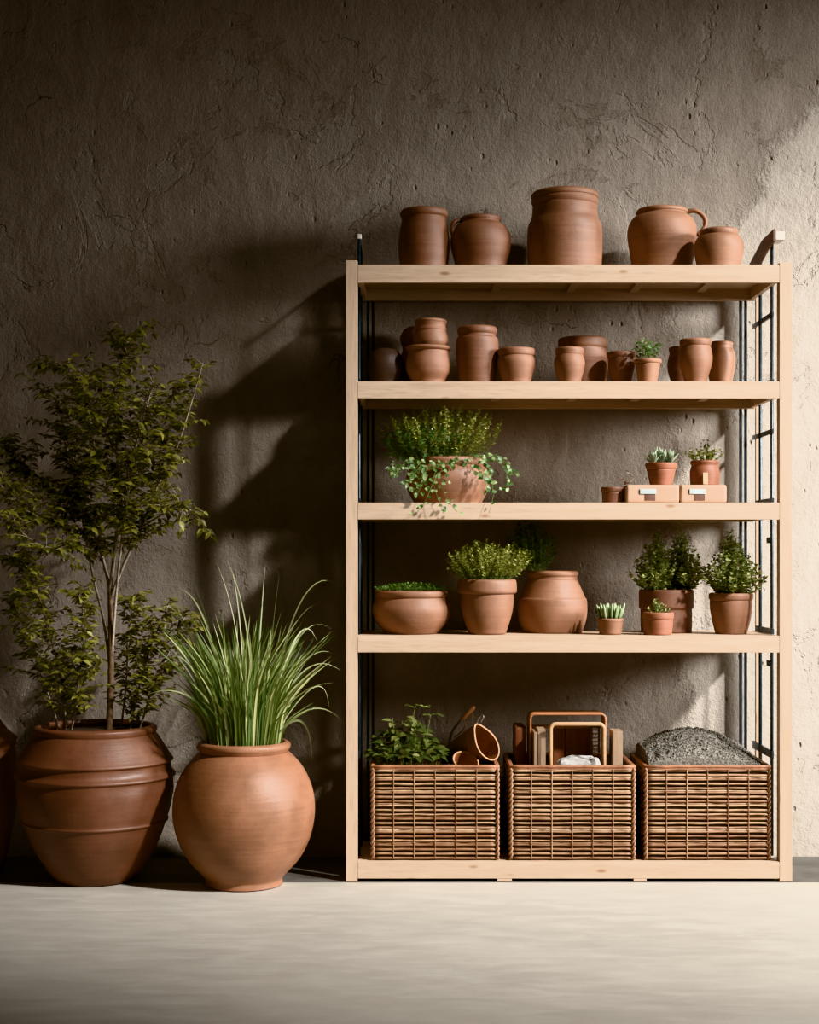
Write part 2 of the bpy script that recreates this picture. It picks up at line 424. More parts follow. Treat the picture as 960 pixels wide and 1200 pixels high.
# ------------------------------------------------------------------ pots
def outline(prof, zb, Y, ext=True):
    s = S(Y); pts = list(prof); pb = proj_py(zb, Y)
    if pb > pts[-1][0] + 1.2 and ext:
        pts.append((pb, pts[-1][1] * .97))
    y0, y1 = pts[0][0], pts[-1][0]; zt = P(0, y0, Y).z
    return [(hw * s, zt + (py - y0) / (y1 - y0) * (zb - zt)) for py, hw in pts]
NEXT = [0]
def pot(name, label, cat, cx, Y, zb, prof, mat, rim=0, group=None, thick=None, fill=None, n=56, wob=.012, ext=True):
    """turned clay pot from its outline (pixel row, half width); rim = how many outline points belong to the rim part"""
    NEXT[0] += 1; sd = NEXT[0] * 3.7
    o2 = outline(prof, zb + .0008, Y, ext)
    x = (cx - 480) * S(Y)
    t = thing(name, label, cat, (x, Y, zb + .0008), group)
    o2 = [(r, z - zb - .0008) for r, z in o2]
    mx = max(r for r, _ in o2); th = thick or max(.006, mx * .085)
    H = o2[0][1]
    rp = o2[:rim + 1] if rim else []
    bp = o2[rim:]
    bc = crom(bp, 5)
    inner = [(max(r - th, .004), max(z, th)) for r, z in crom(o2[max(rim, 0):], 3) if z > th * 1.2]
    inner.append((max(inner[-1][0] * .9, .003), th)); inner.append((0, th))
    prof_b = inner[::-1] + bc + [(0, 0)]
    bm = bmesh.new(); lathe(bm, prof_b, n, wob=wob, sd=sd); body = link('body', bm, mat, t)
    if rim:
        rc = crom(rp, 4)
        ins = [(rc[-1][0] - th, rc[-1][1]), (rc[0][0] - th * .75, rc[0][1])]
        rc = [(rc[0][0] - th * .35, rc[0][1] + th * .12)] + rc
        bm = bmesh.new(); lathe(bm, rc + ins, n, closed=True, wob=wob, sd=sd); link('rim', bm, mat, t)
    if fill is not None:
        fz = H - fill
        # radius inside at that height
        rr = None
        for (r0, z0), (r1, z1) in zip(o2, o2[1:]):
            if z1 <= fz <= z0: rr = r0 + (r1 - r0) * ((z0 - fz) / max(1e-6, z0 - z1))
        rr = (rr or o2[0][0]) - th * 1.02
        bm = bmesh.new(); pr = [(0, fz + rr * .10)] + [(rr * k / 6, fz + rr * .10 * (1 - (k / 6) ** 2) + U(-1, 1) * .002) for k in range(1, 7)]
        lathe(bm, pr, 32, wob=.03); link('soil', bm, SOIL, t)
    t['H'] = H
    return t
def part_of(t, name, bm, mat, smooth=True):
    """meshes built in world space, attached to thing t"""
    o = link(name, bm, mat, t, smooth); o.location = -t.location; return o
def handle(t, pts, Y, r):
    bm = bmesh.new()
    w = [Vector(((p[0] - 480) * S(Y + (p[2] if len(p) > 2 else 0)), Y + (p[2] if len(p) > 2 else 0), P(0, p[1], Y).z)) for p in pts]
    sp = spline(w, 5)
    tube(bm, sp, [r * (1.15 if i in (0, len(sp) - 1) else 1) for i in range(len(sp))], 10, flat=(1.25, .9)); part_of(t, 'handle', bm, t.children[0].data.materials[0])

gT, g2 = 'terracotta jars on the top shelf', 'terracotta pots on the second shelf'
pot('terracotta_jar', 'wide-mouthed terracotta jar with rolled rim, first on the top shelf beside the steel rod', 'jar', 497, .2, ZT[0],
    [(247, 26), (249.5, 28), (253.5, 27.8), (256, 26), (261, 26.4), (272, 28.6), (286, 30), (300, 29.4), (310, 28)], TC[1], 3, gT)
t = pot('terracotta_jar', 'round-bellied brown jar with a small ear handle, between two taller jars on the top shelf', 'jar', 563.5, .2, ZT[0],
    [(255, 22.5), (257, 24), (260, 23.5), (262, 23.8), (266, 29), (274, 33.8), (284, 35.5), (297, 33.5), (310, 30)], TC[1], 2, gT)
handle(t, [(541, 259, -.01), (533, 262, -.03), (529.5, 270, -.03), (533, 281, -.03)], .2, .0085)
pot('terracotta_jar', 'largest and tallest jar on the top shelf, straight-sided with a double-banded neck', 'jar', 662, .2, ZT[0],
    [(226.5, 37), (229, 39.3), (232.5, 39.3), (233.8, 38.3), (236, 39.2), (239, 38.6), (241.5, 37.6), (255, 38.8), (261, 41.3), (268, 43.4), (285, 43.8), (310, 43)], TC[0], 6, gT)
t = pot('terracotta_pitcher', 'squat round terracotta pot with a looped side handle on the top shelf', 'jar', 776, .25, ZT[0],
    [(246, 28.5), (248, 30.3), (250.5, 30), (252.5, 29.4), (257, 35), (265, 39.3), (275, 40.6), (288, 39), (300, 37), (310, 35.5)], TC[2], 2, gT)
handle(t, [(804, 250, -.02), (815, 249, -.03), (825, 256, -.03), (826.5, 267, -.03), (818, 278, -.03)], .25, .0095)
pot('terracotta_jar', 'small squat jar with narrow collar in front of the handled pot on the top shelf', 'jar', 842.5, .105, ZT[0],
    [(269.5, 20.5), (271.5, 22.5), (274.5, 22.3), (276.5, 21.6), (278.5, 25), (284, 27.8), (291, 28.7), (300, 27.8), (310, 25.8)], TC[2], 3, gT)
# second shelf
pot('dark_pot', 'round dark pot in the shadowed end of the second shelf', 'jar', 452, .2, ZT[1],
    [(409, 9), (411, 13.5), (418, 19), (428, 21.6), (438, 21), (447, 18)], TC_DARK, 1, g2)  # round pot in a near-black brown
pot('terracotta_jar', 'shaded round-shouldered jar standing behind the stacked pair of jars', 'jar', 491.5, .345, ZT[1],
    [(384, 14), (387, 18.5), (394, 22.3), (401, 22), (409, 19.5), (418, 22), (432, 24), (447, 20)], TC[3], 1, g2)
zs = P(0, 406.5, .155).z
pot('terracotta_jar', 'lower jar of the stacked pair, flanged rim and round belly', 'jar', 502, .155, ZT[1],
    [(406.5, 25), (408, 27), (410.3, 26.4), (412, 24), (416, 24.4), (423, 25.6), (430, 26), (438, 24.4), (446, 20)], TC[0], 3, g2)
pot('terracotta_jar', 'upper jar of the stacked pair, small with a flared lip', 'jar', 505, .155, zs + .001,
    [(375, 17.5), (376.5, 18.8), (379, 18), (383, 17.4), (386.5, 18.6), (388.5, 18.3), (394, 20), (401, 20.7), (406, 19)], TC[0], 2, g2, ext=False)
pot('terracotta_jar', 'tall barrel-shaped jar with thick collar rim on the second shelf', 'jar', 559.5, .16, ZT[1],
    [(383.7, 21.5), (386, 23.2), (390, 23), (392.5, 21.6), (395, 22), (398, 24.3), (410, 25), (428, 23.8), (446, 21.4)], TC[1], 3, g2)
pot('terracotta_pot', 'small open pot with straight rim beside the tall barrel jar', 'pot', 605, .12, ZT[1],
    [(409, 20.8), (411, 21.8), (416, 21.6), (417.5, 20.6), (424, 22.4), (433, 21.2), (446, 17.8)], TC[0], 3, g2)
pot('terracotta_jar', 'small round jar in front of the wide cylinder jar on the second shelf', 'jar', 667.5, .09, ZT[1],
    [(408, 15.4), (410, 16.5), (414.5, 16), (416, 15.6), (424, 18), (432, 17.2), (446, 13.4)], TC[0], 3, g2)
pot('terracotta_jar', 'wide cylinder jar with broad band rim behind the small round jar', 'jar', 683, .27, ZT[1],
    [(397, 27), (399, 28.6), (406, 28.4), (408.5, 27.6), (412, 29), (425, 29.4), (447, 28.4)], TC[1], 3, g2)
pot('terracotta_pot', 'low dark-toned pot tucked between the cylinder jar and the tiny potted herb', 'pot', 728.5, .15, ZT[1],
    [(413, 16), (414.5, 17.2), (418, 17), (420, 15.8), (430, 15.2), (446, 12.4)], TC[3], 3, g2)
pot('terracotta_jar', 'shaded jar mostly hidden behind the egg-shaped jar on the second shelf', 'jar', 798, .31, ZT[1],
    [(407, 12.5), (409, 14), (412, 13.4), (415, 13), (425, 15.5), (435, 15), (447, 12)], TC[3], 3, g2)
pot('terracotta_jar', 'egg-shaped jar with wide rim, tallest of the last three on the second shelf', 'jar', 815.5, .135, ZT[1],
    [(398, 17.4), (400, 18.7), (404, 18.3), (406, 17.3), (410, 18.4), (418, 19.7), (428, 18.7), (446, 13.2)], TC[0], 3, g2)
pot('terracotta_jar', 'narrow-necked jar, last on the second shelf beside the steel frame', 'jar', 845, .26, ZT[1],
    [(401, 12.5), (403, 14), (406, 13.6), (409, 14), (414, 16), (421, 17), (432, 16), (446, 13.4)], TC[2], 3, g2)

# ------------------------------------------------------------------ plant builders (world space)
def bush(t, base, height, spread, n_stems, leaf_l, leaf_w, mat, per=16, base_r=.02, cone=False, start=.25, smat=STEM, up=.5, wid=SMALL, lean=(0, 0), jit=.25, names=('stems', 'foliage'), stem_r=.0011, ymax=None):
    bs, bl = bmesh.new(), bmesh.new()
    base = Vector(base)
    for i in range(n_stems):
        a = i * 2.399 + U(-.3, .3); q = ((i + .5) / n_stems) ** (.85 if cone else .5)
        out = Vector((math.cos(a), math.sin(a), 0))
        hh = height * ((1 - .74 * q) if cone else (1 - .38 * q * q)) * U(.82, 1.04)
        sp = spread * (q if not cone else q * .98)
        b = base + out * base_r * q
        tip = b + out * sp * U(.8, 1.05) + Vector((lean[0], lean[1], 1)) * hh
        mid = b * .5 + tip * .5 + out * sp * U(.0, .22) + rdir() * height * .04
        pts = spline([b, mid, tip], 5)
        if ymax is not None:
            for p in pts: p.y = min(p.y, ymax)
        tube(bs, pts, [stem_r * (1 - .6 * k / (len(pts) - 1)) for k in range(len(pts))], 4, cap=False)
        for k in range(per):
            f = start + (1 - start) * (k + R()) / per
            fi = f * (len(pts) - 1); i0 = min(int(fi), len(pts) - 2); p = pts[i0].lerp(pts[i0 + 1], fi - i0)
            tan = (pts[i0 + 1] - pts[i0]).normalized()
            sd = rdir(-.4, .8); d = (tan * up + sd).normalized()
            sz = U(.65, 1.15) * (1 - .35 * max(0, f - .75) / .25)
            q0 = p + rdir() * leaf_l * jit
            if ymax is not None: q0.y = min(q0.y, ymax)
            leaf(bl, q0, d, Vector((0, 0, 1)) + rdir() * .5, leaf_l * sz, leaf_w * sz, U(.05, .3), .3, wid)
    part_of(t, names[0], bs, smat); return part_of(t, names[1], bl, mat)
BROAD = (0, .75, 1, .85, .5, 0)
HEART = (.35, 1, .95, .5, 0)
def trail(bs, bl, pts, leaf_l, nl, spread=.012):
    sp = spline(pts, 6); tube(bs, sp, .0009, 4, cap=False)
    for k in range(nl):
        fi = (k + R()) / nl * (len(sp) - 1); i0 = min(int(fi), len(sp) - 2); p = sp[i0].lerp(sp[i0 + 1], fi - i0)
        d = Vector((U(-1, 1), U(-1.0, .2), U(-.9, .3)))
        leaf(bl, p + rdir() * spread, d, Vector((U(-.4, .4), -1, U(.2, 1))), leaf_l * U(.6, 1.15), leaf_l * U(.6, 1), .15, .2, (.35, 1, .7, 0))

# tiny herb on the second shelf
t = pot('potted_herb', 'tiny potted herb with glossy green leaves among bare jars on the second shelf', 'potted plant', 759, .078, ZT[1],
    [(421.5, 15.4), (423, 16.2), (425.5, 15.8), (426.5, 14.5), (436, 13), (446, 11.4)], TC[2], 3, fill=.006)
b0 = t.location + Vector((0, 0, t['H'] - .004))
bush(t, b0, .088, .036, 16, .017, .013, LEAF_IVY, per=9, base_r=.02, wid=BROAD, up=.3)

# third shelf: big mixed planter
Yp = .185
t = pot('mixed_planter', 'wide terracotta bowl overflowing with bushy herbs and trailing ivy', 'potted plant', 525, Yp, ZT[2],
    [(537, 39), (539, 42), (543.5, 42), (546, 41), (551, 46), (560, 49), (571, 48), (580, 44.5), (588, 40)], TC[0], 3, fill=.012)
b0 = t.location + Vector((0, 0, t['H'] - .012))
bush(t, b0 + Vector((-.02, 0, 0)), .215, .15, 120, .0135, .0105, LEAF_HERB, per=30, base_r=.09, ymax=.40, names=('herb_stems', 'herb_foliage'))
bush(t, b0 + Vector((-.085, -.02, 0)), .14, .125, 90, .017, .013, LEAF_IVY, per=16, base_r=.05, ymax=.40, wid=HEART, names=('leafy_stems', 'leafy_foliage'))
bs, bl = bmesh.new(), bmesh.new()
def tp(*a): return [P(x, y, Y) for x, y, Y in a]
for pts, nl in ((((515, 536, .12), (512, 556, .02), (505, 572, -.03), (498, 588, -.036), (487, 603, -.036)), 16), (((530, 536, .1), (525, 555, .02), (520, 574, -.03), (528, 590, -.036), (536, 600, -.036)), 17),
                (((500, 537, .1), (492, 552, .015), (487, 566, .0), (484, 578, -.01)), 18), (((520, 536, .1), (508, 560, .01), (512, 580, -.034), (520, 602, -.038)), 12),
                (((480, 538, .14), (467, 540, .1), (459, 548, .08), (462, 556, .07)), 20), (((475, 536, .2), (462, 532, .16), (455, 534, .12)), 18),
                (((556, 537, .12), (566, 537, .05), (574, 552, .03), (577, 567, .02)), 30), (((560, 536, .15), (575, 533, .1), (588, 545, .07), (596, 562, .06), (590, 575, .06)), 24),
                (((562, 536, .18), (582, 536, .15), (598, 548, .12), (604, 556, .11)), 22), (((545, 537, .1), (558, 548, .02), (566, 558, .01), (571, 572, 0)), 24),
                (((575, 560, .03), (578, 580, -.02), (573, 602, -.03)), 3),
                (((540, 536, .1), (520, 545, .03), (500, 548, .02), (482, 552, .03)), 26), (((550, 537, .1), (535, 541, .04), (515, 544, .03)), 22), (((500, 537, .1), (490, 545, .01), (480, 560, .0), (476, 572, .0)), 24), (((515, 536, .1), (500, 550, .0), (496, 566, -.01), (488, 580, -.02)), 26), (((490, 537, .1), (472, 545, .04), (464, 556, .03)), 24)):
    trail(bs, bl, tp(*pts), .0185, nl)
part_of(t, 'ivy_stems', bs, STEM); part_of(t, 'ivy_foliage', bl, LEAF_IVY)

# third shelf: lit end
pot('terracotta_pot', 'small dark brown pot at the end of the two peach boxes', 'pot', 718.5, .12, ZT[2],
    [(571, 13), (572.5, 13.9), (575.5, 13.7), (577, 12.9), (588, 12.4)], TC[3], 3)
def storage_box(px0, px1, label, tagx):
    Y0, Y1 = .055, .235; z0 = ZT[2] + .0008; z1 = P(0, 568, Y0).z
    x0, x1 = P(px0, 0, Y0).x, P(px1, 0, Y0).x
    t = thing('storage_box', label, 'box', ((x0 + x1) / 2, (Y0 + Y1) / 2, z0), 'peach boxes on the third shelf')
    bm = bmesh.new(); box(bm, (x0, Y0, z0), (x1, Y1, z1), .015, seg=6); part_of(t, 'body', bm, BLOCK)
    a, b2 = P(tagx, 0, Y0).x, P(tagx + 19, 0, Y0).x; za, zb = P(0, 573, Y0).z, P(0, 579, Y0).z; zc = P(0, 586.5, Y0).z
    bm = bmesh.new(); box(bm, (a, Y0 - .004, zb), (b2, Y0 - .0004, za), .001); o = part_of(t, 'label_plate', bm, LABELM); o['label'] = 'pale grey label plate'
    bm = bmesh.new(); box(bm, (a + .018, Y0 - .0016, zc), (b2 - .002, Y0 - .0003, zb - .0004), .0004); o = part_of(t, 'finger_slot', bm, SLOT); o['label'] = 'dark slot under the label'
    bm = bmesh.new(); box(bm, (a + .008, Y0 + .03, z1 + .0001), (b2 - .012, Y0 + .036, z1 + .0007)); part_of(t, 'lid_seam', bm, SLOT)
    return z1
zbx = storage_box(734.4, 796.6, 'peach clay-coloured box under the potted succulent on the third shelf', 750)
storage_box(797.6, 852, 'peach clay-coloured box under the jar with the yellow-green herb', 808)
t = pot('potted_succulent', 'flared terracotta pot with pale grey-green succulent standing on a peach box', 'potted plant', 775, .14, zbx,
    [(543, 18), (544.5, 18.7), (549, 17.6), (550.5, 16.6), (559, 14.8), (568, 12.8)], TC[4], 3, fill=.006, ext=False)
b0 = t.location + Vector((0, 0, t['H'] - .005)); bl = bmesh.new()
for cxo, cyo, k, L in ((0, 0, 26, .062), (-.03, -.01, 16, .05), (.03, -.01, 16, .048), (.0, .025, 12, .06)):
    for i in range(k):
        a = i * 2.399; el = .35 + 1.0 * (i / k)
        d = Vector((math.cos(a) * math.cos(el), math.sin(a) * math.cos(el), math.sin(el) + .1))
        leaf(bl, b0 + Vector((cxo, cyo, 0)) + d * .005, d, Vector((0, 0, 1)), L * U(.8, 1.15), .014, -.12, .35, (.5, .85, 1, .8, 0))
part_of(t, 'foliage', bl, LEAF_SUCC)
t = pot('potted_herb', 'bulged terracotta jar with small yellow-green herb standing on a peach box', 'potted plant', 826, .15, zbx,
    [(540, 15.6), (541.5, 16.8), (544, 16), (546, 15.6), (551, 17), (558, 17.2), (568, 16.6)], TC[4], 2, fill=.006, ext=False)
b0 = t.location + Vector((0, 0, t['H'] - .005))
bush(t, b0, .055, .055, 26, .013, .011, LEAF_HERB, per=8, base_r=.03, wid=BROAD)
bush(t, b0 + Vector((.008, 0, 0)), .098, .015, 6, .012, .009, LEAF_DARK, per=9, base_r=.01, names=('tall_stems', 'tall_leaves'))
bm = bmesh.new(); M = Matrix.Translation(P(827, 568, .085) + Vector((0, 0, .0015))) @ Matrix.Rotation(-.12, 4, 'X')
box(bm, (-.0085, -.0015, 0), (.0085, .0015, .042), .0013, M)
tag(link('plant_marker', bm, WOOD_PALE), 'pale wooden plant marker leaning on the bulged herb jar', 'marker')
bs, bl = bmesh.new(), bmesh.new()
q = [P(744, 567.6, .12), P(743, 560, .12), P(739, 556, .12), P(737, 554, .12)]
tube(bs, spline(q), .0016, 6); tube(bs, spline([P(743, 560, .12), P(739, 565, .11), P(732, 564, .11)]), .0013, 6)
tw = link('dried_twig', bs, BARK); tag(tw, 'dark dried twig with curled leaves lying on a peach box', 'twig')
for px, py, dx, dz in ((738, 555, -1, .6), (733, 564, -1, .25), (737, 565, -.5, -.2), (731, 564, .8, -.3)):
    leaf(bl, P(px, py, .115), Vector((dx, -.2, dz)), Vector((0, -1, .4)), .022, .012, .2, .4)
link('leaf', bl, DRY, tw)

# fourth shelf
t = pot('herb_bowl', 'wide squat terracotta bowl filled with low green ground cover', 'potted plant', 482.5, .16, ZT[3],
    [(692, 42), (694, 43.6), (698, 43.2), (700.5, 41.4), (706, 44), (714, 46), (723, 44.4), (733, 39), (743, 30)], TC[0], 3, fill=.006)
b0 = t.location + Vector((0, 0, t['H'] - .012))
bush(t, b0, .04, .05, 130, .012, .0095, LEAF_GROUND, per=6, base_r=.085, wid=BROAD, start=.4)
t = pot('potted_shrub', 'tapered terracotta pot with thick rim and bushy bright green herb', 'potted plant', 571, .12, ZT[3],
    [(679, 32.4), (681, 34), (688, 34.8), (694, 34.4), (696, 31.6), (700, 31.4), (714, 30), (728, 26.6), (743, 21.6)], TC[0], 4, fill=.008)
b0 = t.location + Vector((0, 0, t['H'] - .01))
bush(t, b0 + Vector((.01, 0, 0)), .155, .11, 100, .0125, .010, LEAF_HERB, per=28, base_r=.06, ymax=.4)
bush(t, b0 + Vector((-.05, -.01, 0)), .075, .085, 22, .013, .007, LEAF_BOX, per=12, base_r=.03, names=('side_stems', 'side_foliage'))
bush(t, b0 + Vector((-.04, .03, 0)), .15, .025, 5, .012, .006, LEAF_DARK, per=14, base_r=.02, names=('tall_stems', 'tall_foliage'), start=.5)
t = pot('potted_shrub', 'large shouldered jar with ridge around its middle and dark leafy shrub rising behind', 'potted plant', 647.5, .245, ZT[3],
    [(669, 28.5), (671, 30.4), (674, 30.2), (676, 29), (679, 29.2), (688, 33), (700, 38), (702.5, 39.8), (710, 40.6), (722, 40.2), (733, 37.8), (742, 34.6)], TC[0], 4, fill=.006)
b0 = t.location + Vector((-.06, .02, t['H'] - .012))
bush(t, b0, .215, .085, 70, .017, .011, LEAF_DARK, per=22, base_r=.02, ymax=.42, lean=(-.16, 0))
t = pot('potted_cactus', 'smallest pot on the fourth shelf with finger-shaped grey-green succulent', 'potted plant', 715.5, .09, ZT[3],
    [(724.5, 14.6), (726, 15.4), (728.5, 15.2), (730, 14.9), (744, 12.8)], TC[0], 2, fill=.005)
b0 = t.location + Vector((0, 0, t['H'] - .006)); bl = bmesh.new()
for i in range(46):
    a = i * 2.399; q = math.sqrt((i + .5) / 46); p = b0 + Vector((math.cos(a), math.sin(a), 0)) * .036 * q
    d = Vector((math.cos(a) * q * .35, math.sin(a) * q * .35, 1)); L = U(.042, .062)
    pts = [p + d * L * f for f in (0, .35, .7, .92, 1)]
    tube(bl, pts, [.0042, .0055, .0052, .0032, .0008], 6)
part_of(t, 'foliage', bl, LEAF_CACT)
t = pot('potted_shrub', 'broad collared pot with two upright leafy shrubs standing behind a smaller pot', 'potted plant', 781, .25, ZT[3],
    [(691, 30.6), (692.5, 31.6), (702, 31.8), (712, 31.8), (713.5, 30.6), (715, 30), (728, 30), (742, 29.4)], TC[3], 4, fill=.006)
b0 = t.location + Vector((0, 0, t['H'] - .008))
bush(t, b0 + Vector((-.04, -.03, 0)), .245, .085, 60, .018, .0155, LEAF_BOX, per=24, base_r=.03, cone=True, ymax=.41, wid=BROAD, start=.12)
bush(t, b0 + Vector((.052, 0, 0)), .25, .085, 60, .018, .0155, LEAF_BOX, per=24, base_r=.03, cone=True, ymax=.41, wid=BROAD, start=.12, names=('second_stems', 'second_foliage'))
t = pot('potted_succulent', 'small banded pot with one tiny rosette plant in front of the broad collared pot', 'potted plant', 771, .075, ZT[3],
    [(717.5, 17.6), (719, 18.6), (724, 18.4), (725.5, 17.4), (733, 17.2), (744, 16.2)], TC[4], 3, fill=.006)
b0 = t.location + Vector((0, 0, t['H'] - .006))
bush(t, b0, .055, .035, 14, .014, .008, LEAF_BOX, per=10, base_r=.012, cone=True)
t = pot('potted_shrub', 'rimmed tapered pot with cone-shaped shrub, last on the fourth shelf beside the steel frame', 'potted plant', 857, .14, ZT[3],
    [(695, 24.6), (697, 26), (701.5, 25.8), (703.5, 24.6), (710, 24.8), (722, 23.4), (734, 20.8), (743, 18.2)], TC[0], 3, fill=.006)
b0 = t.location + Vector((0, 0, t['H'] - .008))
bush(t, b0, .25, .092, 85, .017, .0145, LEAF_BOX, per=26, base_r=.045, cone=True, wid=BROAD, start=.1)
bs = bush(t, b0 + Vector((.045, 0, 0)), .1, .05, 5, .016, .007, GRASS_DRY, per=7, base_r=.01, start=.5, names=('dry_stems', 'dry_leaves'), smat=BARK_PALE)

# ------------------------------------------------------------------ baskets
def basket(px0, px1, label, top=897):
    Y0, Y1 = .03, .375; z0 = ZT[4] + .0008
    x0, x1 = P(px0, 0, Y0).x, P(px1, 0, Y0).x; z1 = P(0, top, Y0).z
    t = thing('wicker_basket', label, 'basket', ((x0 + x1) / 2, (Y0 + Y1) / 2, z0), 'wicker baskets on the bottom shelf')
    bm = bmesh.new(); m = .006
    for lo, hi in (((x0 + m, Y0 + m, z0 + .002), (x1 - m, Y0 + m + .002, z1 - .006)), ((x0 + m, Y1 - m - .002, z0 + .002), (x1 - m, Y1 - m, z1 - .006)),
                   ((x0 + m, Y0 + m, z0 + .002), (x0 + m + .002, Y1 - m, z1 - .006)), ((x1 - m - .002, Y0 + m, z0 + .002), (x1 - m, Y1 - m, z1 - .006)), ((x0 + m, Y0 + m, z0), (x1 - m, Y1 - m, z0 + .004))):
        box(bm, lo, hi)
    part_of(t, 'shadow_liner', bm, SHADOW_LINER, False)
    bm = bmesh.new(); rows = 21; ns = 6
    def side(a, b, nseg, nrm):
        a, b = Vector(a), Vector(b); d = b - a
        for r in range(rows):
            z = z0 + .007 + (z1 - z0 - .026) * r / (rows - 1); ph = (r % 2) * PI
            k = nseg * 4
            pts = []
            for i in range(k + 1):
                f = i / k
                p = a + d * f + nrm * (.0022 * math.sin(PI * nseg * f + ph)) 
                p.z = z + .0016 * noise.noise(Vector((f * 5 + r, px0, r * 1.7)))
                pts.append(p)
            tube(bm, pts, .0040 * U(.8, 1.2), 6)
            if r % 3 == 0 and r:
                pts2 = [p + Vector((0, 0, .0058)) - nrm * .0008 for p in pts]; tube(bm, pts2, .003, 5)
    side((x0 + .008, Y0, 0), (x1 - .008, Y0, 0), ns, Vector((0, -1, 0)))
    side((x0 + .008, Y1, 0), (x1 - .008, Y1, 0), ns, Vector((0, 1, 0)))
    side((x0, Y0 + .006, 0), (x0, Y1 - .006, 0), 5, Vector((-1, 0, 0)))
    side((x1, Y0 + .006, 0), (x1, Y1 - .006, 0), 5, Vector((1, 0, 0)))
    part_of(t, 'weave', bm, WICKER)
    bm = bmesh.new()
    for k in range(1, ns):
        x = x0 + (x1 - x0) * (k / ns); zz = z0 + .004
        pts = []
        for r in range(rows * 2 + 1):
            f = r / (rows * 2); pts.append(Vector((x + .001 * noise.noise(Vector((r * .7, k, px0))), Y0 - .0042 - .002 * math.sin(r * PI / 2 + k), zz + (z1 - zz - .014) * f)))
        tube(bm, pts, .0019, 6)
        tube(bm, [Vector((x, Y1 + .004, zz)), Vector((x, Y1 + .004, z1 - .014))], .0019, 6)
    for k in range(1, 5):
        y = Y0 + (Y1 - Y0) * k / 5
        for xx in (x0 - .004, x1 + .004): tube(bm, [Vector((xx, y, z0 + .004)), Vector((xx, y, z1 - .014))], .0019, 6)
    part_of(t, 'stakes', bm, WICKER)
    for xx in (x0, x1):
        for yy in (Y0, Y1):
            bm = bmesh.new(); h = z1 - z0 - .012
            for ph in (0, PI):
                tube(bm, [Vector((xx + .0045 * math.cos(ph + k * .9), yy + .0045 * math.sin(ph + k * .9), z0 + .003 + h * k / 60)) for k in range(61)], .0045, 6)
            part_of(t, 'corner_post', bm, WICKER)
    bm = bmesh.new(); c = [(x0, Y0), (x1, Y0), (x1, Y1), (x0, Y1), (x0, Y0)]
    for off, zz, rr in ((.002, z1 - .004, .0062), (-.004, z1 - .0035, .0055), (.001, z1 - .0125, .0046)):
        for (ax, ay), (bx, by) in zip(c, c[1:]):
            A, B = Vector((ax, ay, zz)), Vector((bx, by, zz)); d = (B - A).normalized(); nn = Vector((d.y, -d.x, 0))
            tube(bm, [A + (B - A) * k / 12 + nn * off + Vector((0, 0, .0012 * noise.noise(Vector((k * 1.3, ax * 9, zz * 50))))) - d * (.006 if k == 0 else 0) + d * (.006 if k == 12 else 0) for k in range(13)], rr, 7)
    part_of(t, 'rim', bm, WICKER_RIM)
    return t, z0 + .005, z1, x0, x1
b1, zf, zr, bx0, bx1 = basket(437, 583, 'wicker basket holding the leafy plant and leather tools')
b2, *_ = basket(599, 742.5, 'middle wicker basket holding wooden frames, boards and a grey cloth')
b3, _, _, gx0, gx1 = basket(757, 901.5, 'wicker basket heaped with grey gravel')

# leafy plant in first basket
bs0 = P(478, 905, .17); bs0.z = zf
t = thing('leafy_plant', 'broad-leaved green plant growing out of the wicker basket', 'plant', bs0)
bs, bl = bmesh.new(), bmesh.new()
for i in range(46):
    a = i * 2.399; q = math.sqrt((i + .5) / 46); out = Vector((math.cos(a), math.sin(a) * .8, 0))
    tipz = P(0, 836, .15).z - zf
    tip = bs0 + out * .165 * q + Vector((-.005, 0, tipz * (1 - .42 * q * q) * U(.86, 1.02)))
    tip.y = max(.05, min(tip.y, .36)); tip.z = max(tip.z, zr + .03); tip.x = min(max(tip.x, P(437, 0, .15).x), P(513, 0, .15).x)
    b = bs0 + out * .06 * q
    mid = Vector((bs0.x + out.x * .12 * q, b.y * .6 + tip.y * .4, zr - .01))
    pts = spline([b, mid, tip], 6); tube(bs, pts, [.0024 - .0013 * k / (len(pts) - 1) for k in range(len(pts))], 5)
    for k in range(9):
        f = .62 + .38 * (k + R()) / 9; fi = f * (len(pts) - 1); i0 = min(int(fi), len(pts) - 2); p = pts[i0].lerp(pts[i0 + 1], fi - i0)
        d = Vector((U(-1, 1), U(-1, .6), U(-.25, .35))) + out * .6
        if p.z > zr + .012 and P(436, 0, .1).x < p.x < P(516, 0, .1).x: leaf(bl, p, d, Vector((U(-.3, .3), U(-.6, .1), 1)), U(.028, .052), U(.018, .031), U(.1, .4), .25, BROAD)
for sx, sy, sl in ((488, 828, .06), (505, 838, .04)):
    p0 = P(sx - 4, sy + 20, .15); p1 = P(sx, sy, .15); tube(bs, spline([bs0, p0, p1]), .0014, 5)
    for k in range(12): leaf(bl, p1 + Vector((U(-.03, .045), U(-.02, .02), U(-.004, .006))), Vector((U(-1, 1), -.3, U(-.2, .3))), Vector((0, -.4, 1)), .02, .011, .2, .3, BROAD)
part_of(t, 'stems', bs, STEM); part_of(t, 'foliage', bl, LEAF_BROAD)

